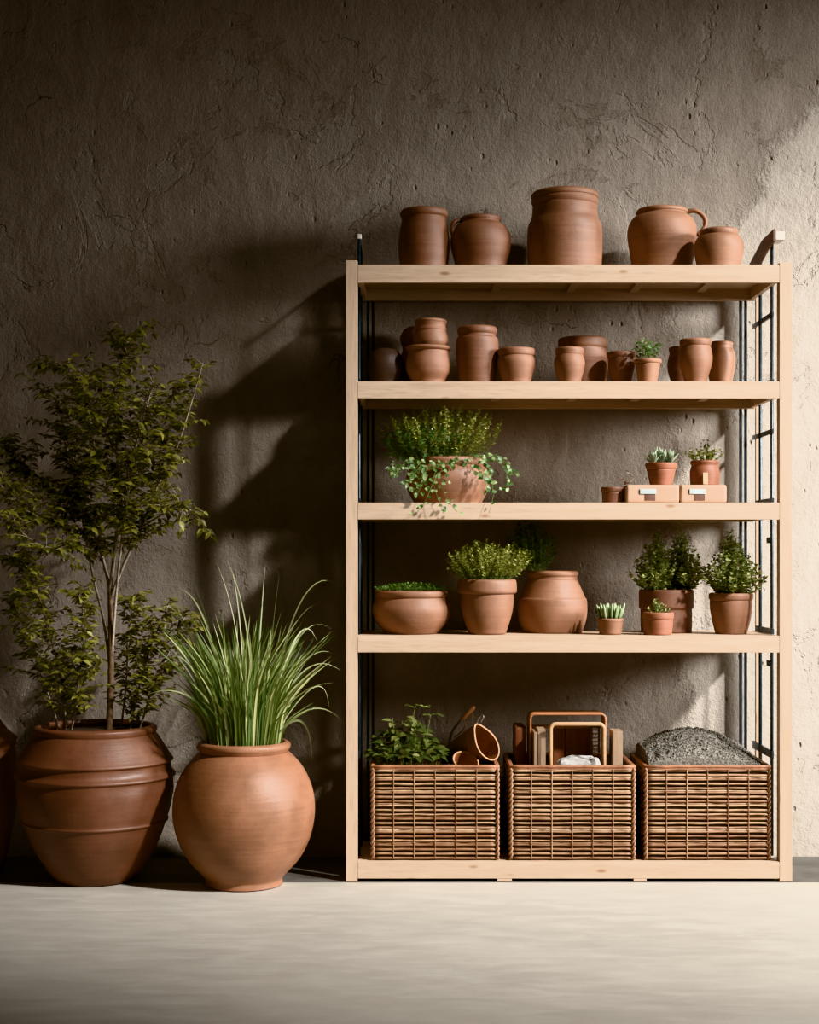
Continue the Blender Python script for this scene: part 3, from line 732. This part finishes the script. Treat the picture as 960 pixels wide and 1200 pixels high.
# leather pieces and tool in first basket
def leather_pail(name, label, axis_base, axis_tip, r0, r1, loop=True, squash=.7, roll=0.0):
    A, B = Vector(axis_base), Vector(axis_tip); d = (B - A).normalized(); L = (B - A).length
    t = thing(name, label, 'pouch', A)
    u = Vector((0, 0, 1)) - d * d.z; u.normalize(); w = d.cross(u); u, w = u * math.cos(roll) + w * math.sin(roll), w * math.cos(roll) - u * math.sin(roll)
    n = 40
    def ring(f, k=1.0, inset=0.0):
        out = []
        r = (r0 + (r1 - r0) * f) * k
        for i in range(n):
            a = 2 * PI * i / n; c, s = math.cos(a), math.sin(a)
            peak = max(0, c) ** 4 * .42 * f * loop
            out.append(A + d * (L * f + r1 * .35 * .5 * max(0, c) ** 4 * (f > .95) * loop) + u * (c * r * (1 + peak)) + w * (s * r * squash))
        return out
    def shell(bm, rs):
        rv = [[bm.verts.new(p) for p in r] for r in rs]
        for a, b in zip(rv, rv[1:]):
            for i in range(n): bm.faces.new((a[i], a[(i + 1) % n], b[(i + 1) % n], b[i]))
        return rv
    bm = bmesh.new(); rv = shell(bm, [ring(f) for f in (0, .25, .5, .75, 1)]); bm.faces.new(rv[0][::-1]); part_of(t, 'body', bm, LEATHER)
    bm = bmesh.new(); rv = shell(bm, [ring(f, .93) for f in (.08, .4, .75, 1)][::-1]); bm.faces.new(rv[-1]); part_of(t, 'lining', bm, LEATHER_IN)
    bm = bmesh.new(); rr = ring(1, .965); tube(bm, rr + [rr[0]], .0032, 7, cap=False); o = part_of(t, 'rim', bm, EDGE); o['label'] = 'pale stitched edge'
    if loop:
        top = ring(1, 1.0)[0] if roll == 0 else max(ring(1, 1.0), key=lambda p: p.z)
        bm = bmesh.new(); tube(bm, spline([top, top + Vector((.006, 0, .012)), top + Vector((.018, 0, .028)), top + Vector((.025, -.004, .024)), top + Vector((.014, -.004, .004))]), .0032, 7); part_of(t, 'loop', bm, BLADE)
    return t
def in1(px, py, Y, z=None):
    p = P(px, py, Y)
    if z is not None: p.z = z
    return p
leather_pail('leather_pouch', 'large brown leather pouch tilted open in the basket, with a small hanging loop', in1(533, 886, .262), in1(571, 872.5, .13), .052, .063, True, .80, .55)
leather_pail('leather_pouch', 'smaller brown leather pouch lying at the basket rim beneath the hooked tool', in1(540, 915, .15), in1(546, 892, .098), .036, .052, False, .9, .0)
t = thing('pruning_hook', 'curved hook tool with orange-brown wooden handle rising from the basket', 'tool', in1(528, 875, .28))
bm = bmesh.new(); tube(bm, spline([in1(527, 905, .352), in1(526.5, 875, .35), in1(530, 858, .335), (in1(541, 843, .32))]), [.006] * 15 + [.005], 8, flat=(1.5, .7)); part_of(t, 'blade', bm, BLADE)
bm = bmesh.new(); A, B = in1(541, 843, .32), in1(556, 828, .32); tube(bm, [A.lerp(B, f) for f in (0, .08, .5, .92, 1)], [.006, .0095, .0085, .0095, .006], 10); part_of(t, 'handle', bm, WOOD_BENT)
bm = bmesh.new(); tube(bm, spline([in1(544, 845, .32), in1(545, 851, .315), in1(541, 857, .32), in1(533, 864, .33)]), .0028, 6); part_of(t, 'strap', bm, LEATHER)
bm = bmesh.new(); tube(bm, [in1(554, 834, .32), in1(554, 856, .32)], .0007, 5); part_of(t, 'cord', bm, EDGE)

# second basket contents
def plank(px0, px1, py, Y0, Y1, mat, name, label, cat='board', lean=0.0, bev=.002, group='boards standing in the middle basket'):
    zt = P(0, py, Y0).z; x0, x1 = P(px0, 0, Y0).x, P(px1, 0, Y0).x
    bm = bmesh.new(); M = Matrix.Translation(Vector(((x0 + x1) / 2, 0, zf + .001))) @ Matrix.Rotation(lean, 4, 'Y')
    box(bm, (-(x1 - x0) / 2, Y0, 0), ((x1 - x0) / 2, Y1, zt - zf - .001), bev, M)
    o = link(name, bm, mat, smooth=False); return tag(o, label, cat, group)
plank(604, 617, 852, .17, .33, WOOD_DARK, 'wooden_board', 'dark brown round-cornered board at the outer end of the middle basket', bev=.012)
plank(625.8, 629.6, 858, .095, .20, WOOD_GREY, 'wooden_board', 'narrow mid-brown slat beside the leg of the taller arch')
plank(630.5, 639.5, 855, .10, .22, WOOD_GREY, 'wooden_board', 'pale weathered plank between the legs of the two arches')
plank(648.5, 662, 853, .27, .31, WOOD_DARK, 'wooden_board', 'dark red-brown slab behind the smaller arch, next to the pale plank')
plank(663, 693, 853.5, .265, .31, WOOD_DARK, 'wooden_board', 'broad dark red-brown slab in the centre of the middle basket')
plank(718, 730, 857, .12, .21, WOOD_GREY, 'wooden_board', 'upright brown plank at the gravel side of the middle basket')
# notched rack strip
zt = P(0, 852, .2).z
t = thing('notched_rack', 'dark narrow rack with pale rungs behind the smaller arch', 'rack', (P(697, 0, .2).x, .2, zf + .001))
x0, x1 = P(692.5, 0, .2).x, P(703, 0, .2).x
for a, b, nm in ((x0, x0 + .006, 'upright'), (x1 - .006, x1, 'upright')):
    bm = bmesh.new(); box(bm, (a, .19, zf + .001), (b, .21, zt), .001); part_of(t, nm, bm, WOOD_DARK, False)
for k in range(9):
    z = zt - .010 - k * .0145
    bm = bmesh.new(); box(bm, (x0 + .0055, .193, z - .002), (x1 - .0055, .207, z + .002)); part_of(t, 'rung', bm, WOOD_PALE, False)
def arch(name, label, px0, px1, py, Y0, Y1, mat, th, rc, flatband=False):
    zt = P(0, py, Y0).z; x0, x1 = P(px0, 0, Y0).x, P(px1, 0, Y0).x; zb = zf + .001
    t = thing(name, label, 'frame', ((x0 + x1) / 2, (Y0 + Y1) / 2, zb))
    path = [(x0, zb)] + [(x0 + rc - rc * math.cos(a), zt - rc + rc * math.sin(a)) for a in [k * PI / 2 / 8 for k in range(9)]] + [(x1 - rc + rc * math.sin(a), zt - rc + rc * math.cos(a)) for a in [k * PI / 2 / 8 for k in range(9)]] + [(x1, zb)]
    bm = bmesh.new()
    if not flatband:
        tube(bm, [Vector((x, Y0, z)) for x, z in path], th, 10)
    else:
        cx, cz = (x0 + x1) / 2, zb
        rows = []
        for i, (x, z) in enumerate(path):
            a, b = path[max(0, i - 1)], path[min(len(path) - 1, i + 1)]
            d = Vector((b[0] - a[0], 0, b[1] - a[1])).normalized(); nn = Vector((-d.z, 0, d.x)) * -1
            p = Vector((x, 0, z))
            rows.append([bm.verts.new(q) for q in (p + Vector((0, Y0, 0)), p + nn * th + Vector((0, Y0, 0)), p + nn * th + Vector((0, Y1, 0)), p + Vector((0, Y1, 0)))])
        for a, b in zip(rows, rows[1:]):
            for k in range(4): bm.faces.new((a[k], a[(k + 1) % 4], b[(k + 1) % 4], b[k]))
        bm.faces.new(rows[0][::-1]); bm.faces.new(rows[-1]); bmesh.ops.recalc_face_normals(bm, faces=bm.faces)
    o = part_of(t, 'bent_frame', bm, mat); return t, x0, x1, zt
t, x0, x1, zt = arch('wooden_arch', 'taller bent-wood arch handle at the back of the middle basket', 620.5, 711, 836, .15, .26, WOOD_BENT, .0075, .02, True)
bm = bmesh.new(); box(bm, (x0 + .009, .245, P(0, 851, .2).z - .012), (x1 - .009, .257, P(0, 851, .2).z), .002); part_of(t, 'cross_slat', bm, WOOD_BENT, False)
arch('wooden_arch', 'smaller round cane arch at the front of the middle basket', 645.5, 708, 848.5, .065, .065, WOOD_CANE, .0072, .018)
# grey cloth bundle
bm = bmesh.new(); bmesh.ops.create_icosphere(bm, subdivisions=5, radius=1)
x0, x1 = P(649.5, 0, .13).x, P(706.5, 0, .13).x; zt = P(0, 887.5, .13).z
for v in bm.verts:
    c = v.co.copy(); sx = 1 if c.x >= 0 else -1
    e = lambda q, p: math.copysign(abs(q) ** p, q)
    f = 1 + .05 * noise.noise(c * 3.1) + .05 * noise.noise(c * 9)
    v.co = Vector(((x0 + x1) / 2 + e(c.x, .3) * (x1 - x0) / 2 * .97, .128 + e(c.y, .6) * .045, zt - .15 + e(c.z, .4) * .15 * (1 + .05 * noise.noise(c * 4)) * f))
    v.co.z = max(v.co.z, zf + .001)
tag(link('folded_cloth', bm, CLOTH), 'rumpled pale grey cloth under the smaller arch in the middle basket', 'cloth')

# gravel heap
bm = bmesh.new(); Y0, Y1 = .045, .36; NX, NY = 90, 64
xa, xb = gx0 + .013, gx1 - .013
def gh(u, v):
    e = max(0, 1 - abs((u - .44) / .62) ** 2.0) * max(0, 1 - abs((v - .62) / .75) ** 2.2)
    return zr - .012 + .115 * e + .010 * noise.noise(Vector((u * 5, v * 5, 2))) + .006 * noise.noise(Vector((u * 22, v * 22, 5))) + .0035 * noise.noise(Vector((u * 70, v * 60, 7)))
grid = [[bm.verts.new((xa + (xb - xa) * i / NX, Y0 + (Y1 - Y0) * j / NY, gh(i / NX, j / NY))) for i in range(NX + 1)] for j in range(NY + 1)]
for j in range(NY):
    for i in range(NX): bm.faces.new((grid[j][i], grid[j][i + 1], grid[j + 1][i + 1], grid[j + 1][i]))
for k in range(5000):
    u, v = U(.01, .99), U(0.01, .99); r = U(.001, .0028) if R() < .93 else U(.0028, .005)
    c = Vector((xa + (xb - xa) * u, Y0 + (Y1 - Y0) * v, gh(u, v) + r * .3))
    q = [bm.verts.new(c + Vector(d) * r * U(.7, 1.2)) for d in ((1, 0, 0), (-1, 0, 0), (0, 1, 0), (0, -1, 0), (0, 0, 1), (0, 0, -1))]
    for a, b, cc in ((0, 2, 4), (2, 1, 4), (1, 3, 4), (3, 0, 4), (2, 0, 5), (1, 2, 5), (3, 1, 5), (0, 3, 5)): bm.faces.new((q[a], q[b], q[cc]))
# closed sides down into the basket
lo = [[bm.verts.new((x, y, zf + .002)) for x, y in ((xa, Y0), (xb, Y0), (xb, Y1), (xa, Y1))]][0]
edges = [grid[0], [r[-1] for r in grid], grid[-1][::-1], [r[0] for r in grid][::-1]]
for k, e in enumerate(edges): bm.faces.new([lo[k], lo[(k + 1) % 4]] + e[::-1])
bm.faces.new(lo[::-1])
o = link('gravel', bm, GRAVEL, smooth=False); tag(o, 'heap of fine grey gravel filling the wicker basket', 'gravel'); o['kind'] = 'stuff'

# ------------------------------------------------------------------ floor planters
pot('floor_jar', 'dark flanged clay jar cut off by the picture edge beside the banded planter', 'jar', -22, .2, FZ,
    [(834, 17), (838, 19), (846, 20), (856, 30), (864, 39), (867, 41.5), (871, 40), (880, 39), (910, 41), (950, 40), (990, 34), (1030, 26)], TC_RED, 5)
t = pot('potted_tree', 'slender leafy tree in a big terracotta planter ringed with raised bands', 'potted plant', 112, .05, FZ,
    [(850, 68), (852, 71), (856, 71), (859, 70), (868, 76), (878, 82), (887, 87.5), (891.5, 90.5), (893.5, 90), (896, 87.8), (904, 88.6), (909.5, 92.6), (912, 92.4), (915, 90), (930, 90.4), (950, 87.2), (963, 84), (966, 84.8), (968, 84), (970.5, 81.6), (990, 75), (1010, 65.5), (1028, 54.5), (1040, 45)], TC_RED, 3, fill=.03, n=96, thick=.018, wob=.008)
# tree
bt, bs, bl = bmesh.new(), bmesh.new(), bmesh.new()
def W(pts): return [P(x, y, Y) for x, y, Y in pts]
trunk = spline(W([(127, 872, .05), (130, 800, .05), (130, 740, .05), (129, 690, .05)]), 5)
tube(bt, trunk, [.0125 - .004 * i / (len(trunk) - 1) for i in range(len(trunk))], 10)
stems = [  # (points, start radius, leaf start fraction, twigs, twig length)
    ([(129, 692, .05), (122, 660, .07), (108, 615, .1), (96, 575, .12), (80, 520, .12), (62, 455, .1)], .006, .22, 46, .17),
    ([(129, 692, .05), (134, 650, .04), (139, 590, .03), (137, 520, .02), (135, 470, .03), (143, 425, .05), (152, 392, .05)], .0065, .26, 58, .15),
    ([(130, 700, .05), (146, 660, .02), (165, 618, 0), (184, 570, -.03), (197, 510, -.04), (203, 455, -.05)], .006, .28, 50, .15),
    ([(184, 570, -.03), (205, 530, -.05), (222, 480, -.07), (238, 425, -.06)], .0035, .1, 17, .08),
    ([(108, 615, .1), (70, 580, .14), (35, 550, .16), (8, 520, .16)], .004, .1, 34, .14),
    ([(104, 600, .1), (60, 610, .05), (20, 590, .0), (-5, 560, -.02)], .0035, .15, 30, .13),
    ([(137, 530, .02), (110, 480, -.02), (88, 440, -.05), (60, 425, -.05)], .0035, .1, 28, .11),
    ([(139, 590, .03), (155, 540, .1), (168, 490, .15), (180, 450, .16)], .0035, .1, 26, .12),
    ([(165, 618, 0), (195, 600, -.08), (215, 590, -.1), (238, 620, -.1)], .003, .2, 16, .08),
    ([(120, 655, .07), (95, 640, -.02), (50, 640, -.08), (10, 610, -.1)], .003, .2, 26, .12),
    ([(96, 575, .12), (110, 530, .18), (105, 480, .2), (110, 440, .2)], .0035, .1, 26, .12),
    ([(78, 868, .05), (72, 800, .02), (55, 730, .0), (38, 680, -.02), (22, 655, -.02)], .0045, .15, 44, .12),
    ([(82, 868, .03), (92, 800, -.02), (98, 745, -.04), (96, 690, -.04)], .004, .15, 40, .09),
    ([(130, 790, .05), (122, 730, .07), (108, 670, .09), (97, 610, .12), (88, 560, .14), (70, 500, .15)], .0052, .45, 26, .13),
    ([(131, 770, .05), (136, 700, .02), (142, 640, -.02), (150, 580, -.05), (160, 520, -.06), (172, 470, -.06)], .005, .45, 28, .12),
    ([(74, 868, .08), (52, 800, .12), (30, 740, .15), (14, 700, .16)], .004, .2, 34, .10),
    ([(150, 868, .06), (162, 810, .1), (176, 760, .12), (195, 715, .12)], .004, .15, 38, .11),
    ([(160, 868, .04), (178, 810, .04), (200, 760, .05), (215, 725, .05)], .0035, .2, 30, .10),
    ([(140, 868, .1), (148, 800, .16), (150, 740, .2), (158, 700, .2)], .0035, .25, 26, .10)]
for pts, r0, st, ntw, tl in stems:
    sp = spline(W(pts), 6); m = len(sp)
    tube(bs, sp, [r0 * (1 - .8 * i / (m - 1)) + .0006 for i in range(m)], 7)
    ntw = int(ntw * 1.7)
    for k in range(ntw):
        f = st + (1 - st) * (k + R()) / ntw
        fi = f * (m - 1); i0 = min(int(fi), m - 2); p = sp[i0].lerp(sp[i0 + 1], fi - i0); tan = (sp[i0 + 1] - sp[i0]).normalized()
        d = (tan * .7 + rdir(-.35, .5) * 1.15).normalized()
        L = tl * U(.45, 1.5) * (1.1 - .5 * f)
        q = p + d * L + Vector((0, 0, -.12 * L))
        if q.y > .42: q.y = .42 - R() * .05
        tw = spline([p, p.lerp(q, .5) + Vector((0, 0, .06 * L)), q], 3)
        tube(bs, tw, [.0013, .0012, .0011, .001, .0009, .0008, .0006][:len(tw)], 4, cap=False)
        nl = max(5, int(L / .0105))
        for j in range(nl):
            g = (j + .6) / nl; gi = g * (len(tw) - 1); j0 = min(int(gi), len(tw) - 2); pp = tw[j0].lerp(tw[j0 + 1], gi - j0)
            side = 1 if j % 2 else -1
            sdv = d.cross(Vector((0, 0, 1))); sdv = sdv.normalized() if sdv.length > .01 else Vector((1, 0, 0))
            ld = d * .55 + sdv * side * .8 + Vector((0, 0, U(-.65, .15))) + rdir() * .35
            sz = U(.7, 1.2)
            leaf(bl, pp, ld, Vector((U(-.5, .5), U(-.9, .2), 1)), .032 * sz, .016 * sz, U(.1, .45), .3, (0, .8, 1, .55, 0))
part_of(t, 'trunk', bt, BARK); part_of(t, 'branches', bs, BARK_PALE); part_of(t, 'foliage', bl, LEAF_TREE)

t = pot('potted_grass', 'tall green ornamental grass in a round-bellied smooth terracotta planter', 'potted plant', 286, -.03, FZ,
    [(869, 51), (871, 54), (875, 54.4), (878, 53), (881, 51.4), (888, 59), (902, 70), (922, 79), (944, 83), (966, 82), (988, 76.4), (1010, 65.6), (1027, 51), (1033, 46), (1036, 45), (1041, 45.4)], TC_BIG, 4, fill=.022, n=96, thick=.016, wob=.006)
b0 = t.location + Vector((0, 0, t['H'] - .03))
def blade(bm, pts, w):
    sp = spline(pts, 6 if len(pts) < 5 else 2); m = len(sp); prev = None
    ang = U(-1.1, 1.1)
    for i, p in enumerate(sp):
        tan = (sp[min(i + 1, m - 1)] - sp[max(i - 1, 0)]).normalized()
        sd = tan.cross(Vector((math.sin(ang), -math.cos(ang), .25))).normalized()
        f = i / (m - 1); ww = w * (min(1, .55 + f * 1.6) if f < .3 else 1 - ((f - .3) / .7) ** 1.8)
        if i == m - 1: cur = [bm.verts.new(p)]
        else:
            nn = sd.cross(tan)
            cur = [bm.verts.new(p - sd * ww / 2 + nn * ww * .15), bm.verts.new(p), bm.verts.new(p + sd * ww / 2 + nn * ww * .15)]
        if prev:
            if len(cur) == 3:
                bm.faces.new((prev[0], prev[1], cur[1], cur[0])); bm.faces.new((prev[1], prev[2], cur[2], cur[1]))
            else:
                bm.faces.new((prev[0], prev[1], cur[0])); bm.faces.new((prev[1], prev[2], cur[0]))
        prev = cur
bl, bd = bmesh.new(), bmesh.new()
for i in range(520):
    a = U(0, 2 * PI); q = math.sqrt(R()); out = Vector((math.cos(a), math.sin(a), 0))
    p = b0 + out * .125 * q
    h = U(.22, .57) * (1 - .25 * q); sp = (.04 + .17 * q) * U(.3, 1.3) * (h / .4)
    tip = p + out * sp + Vector((U(-.03, .03), 0, h * U(.9, 1)))
    mid = p + out * sp * .28 + Vector((0, 0, h * .55))
    tip.y = min(tip.y, .42); mid.y = min(mid.y, .4)
    blade(bl, [p, mid, tip], U(.005, .0105))
arcs = [  # base x, control, end
    (262, (230, 770, -.1), (188, 738, -.12)), (255, (215, 690, -.1), (190, 712, -.12)), (256, (232, 790, -.13), (172, 814, -.16)), (282, (290, 740, -.04), (252, 655, -.03)),
    (300, (300, 720, 0), (264, 652, .02)), (318, (345, 640, .05), (400, 688, .06)), (318, (350, 748, 0), (400, 786, 0)), (322, (365, 800, 0), (404, 848, -.02)),
    (322, (365, 800, -.06), (366, 898, -.08)), (318, (352, 735, .05), (398, 770, .05)), (322, (380, 760, 0), (386, 830, 0)), (312, (350, 690, .05), (372, 752, .05)),
    (250, (222, 820, -.15), (201, 872, -.17)), (252, (200, 770, -.13), (186, 835, -.15)), (310, (345, 700, .1), (390, 738, .1)), (262, (250, 720, 0), (222, 672, 0)),
    (318, (340, 800, 0), (392, 800, 0)), (312, (330, 715, .1), (376, 706, .1)), (302, (306, 720, 0), (311, 660, 0)), (314, (320, 730, 0), (328, 668, 0)),
    (270, (248, 700, -.02), (212, 690, -.02)), (290, (285, 720, .05), (272, 668, .06)), (318, (345, 780, .02), (380, 752, .02)), (250, (228, 750, -.08), (196, 772, -.1))]
for bx, c, e in arcs:
    p0, pc, pe = P(286 + (bx - 286) * .7, 880, -.03), P(*c), P(*e)
    pts = [p0 * (1 - f) ** 2 + pc * 2 * f * (1 - f) + pe * f * f for f in [k / 7 for k in range(8)]]
    blade(bd, pts, U(.004, .0085))
o = part_of(t, 'grass_blades', bl, GRASS); o['kind'] = 'stuff'
o = part_of(t, 'arching_blades', bd, GRASS_DRY); o['label'] = 'long pale arching blades'

# ------------------------------------------------------------------ light
def look(o, tgt): o.rotation_euler = (Vector(tgt) - o.location).to_track_quat('-Z', 'Y').to_euler()
def spot(name, loc, tgt, power, size, blend, rad, color):
    l = bpy.data.lights.new(name, 'SPOT'); l.energy = power; l.spot_size = math.radians(size); l.spot_blend = blend; l.shadow_soft_size = rad; l.color = color
    o = bpy.data.objects.new(name, l); col.objects.link(o); o.location = loc; look(o, tgt); return o
az, el, dist = math.radians(50), math.radians(39), 13.0
dv = Vector((math.sin(az) * math.cos(el), -math.cos(az) * math.cos(el), math.sin(el)))
tg = Vector((1.05, -.25, .62))
spot('window_light', tg + dv * dist, tg, 17500, 21.5, 1.0, .42, (1.0, .965, .91))
spot('added_wall_wash', (5.6, -1.9, 2.5), (1.75, YW, 1.35), 3500, 52, 1.0, .9, (1.0, .965, .91))  # added second light, washes the wall so it brightens towards one side
w = bpy.data.worlds.new('World'); bpy.context.scene.world = w; w.use_nodes = True
w.node_tree.nodes['Background'].inputs[0].default_value = (1, .93, .87, 1); w.node_tree.nodes['Background'].inputs[1].default_value = .055

# ------------------------------------------------------------------ camera
cd = bpy.data.cameras.new('camera'); cam = bpy.data.objects.new('camera', cd); col.objects.link(cam)
cam.location = (0, -CAM_D, CAM_H); cam.rotation_euler = (PI / 2, 0, 0)
cd.sensor_width = 36; cd.lens = 36 * (CAM_D / PX) / 1200; cd.shift_y = 50 / 1200
bpy.context.scene.camera = cam
sc = bpy.context.scene
sc.view_settings.view_transform = 'Khronos PBR Neutral'; sc.view_settings.look = 'None'; sc.view_settings.exposure = 0.0
for o in list(bpy.data.objects):
    if 'H' in o.keys(): del o['H']
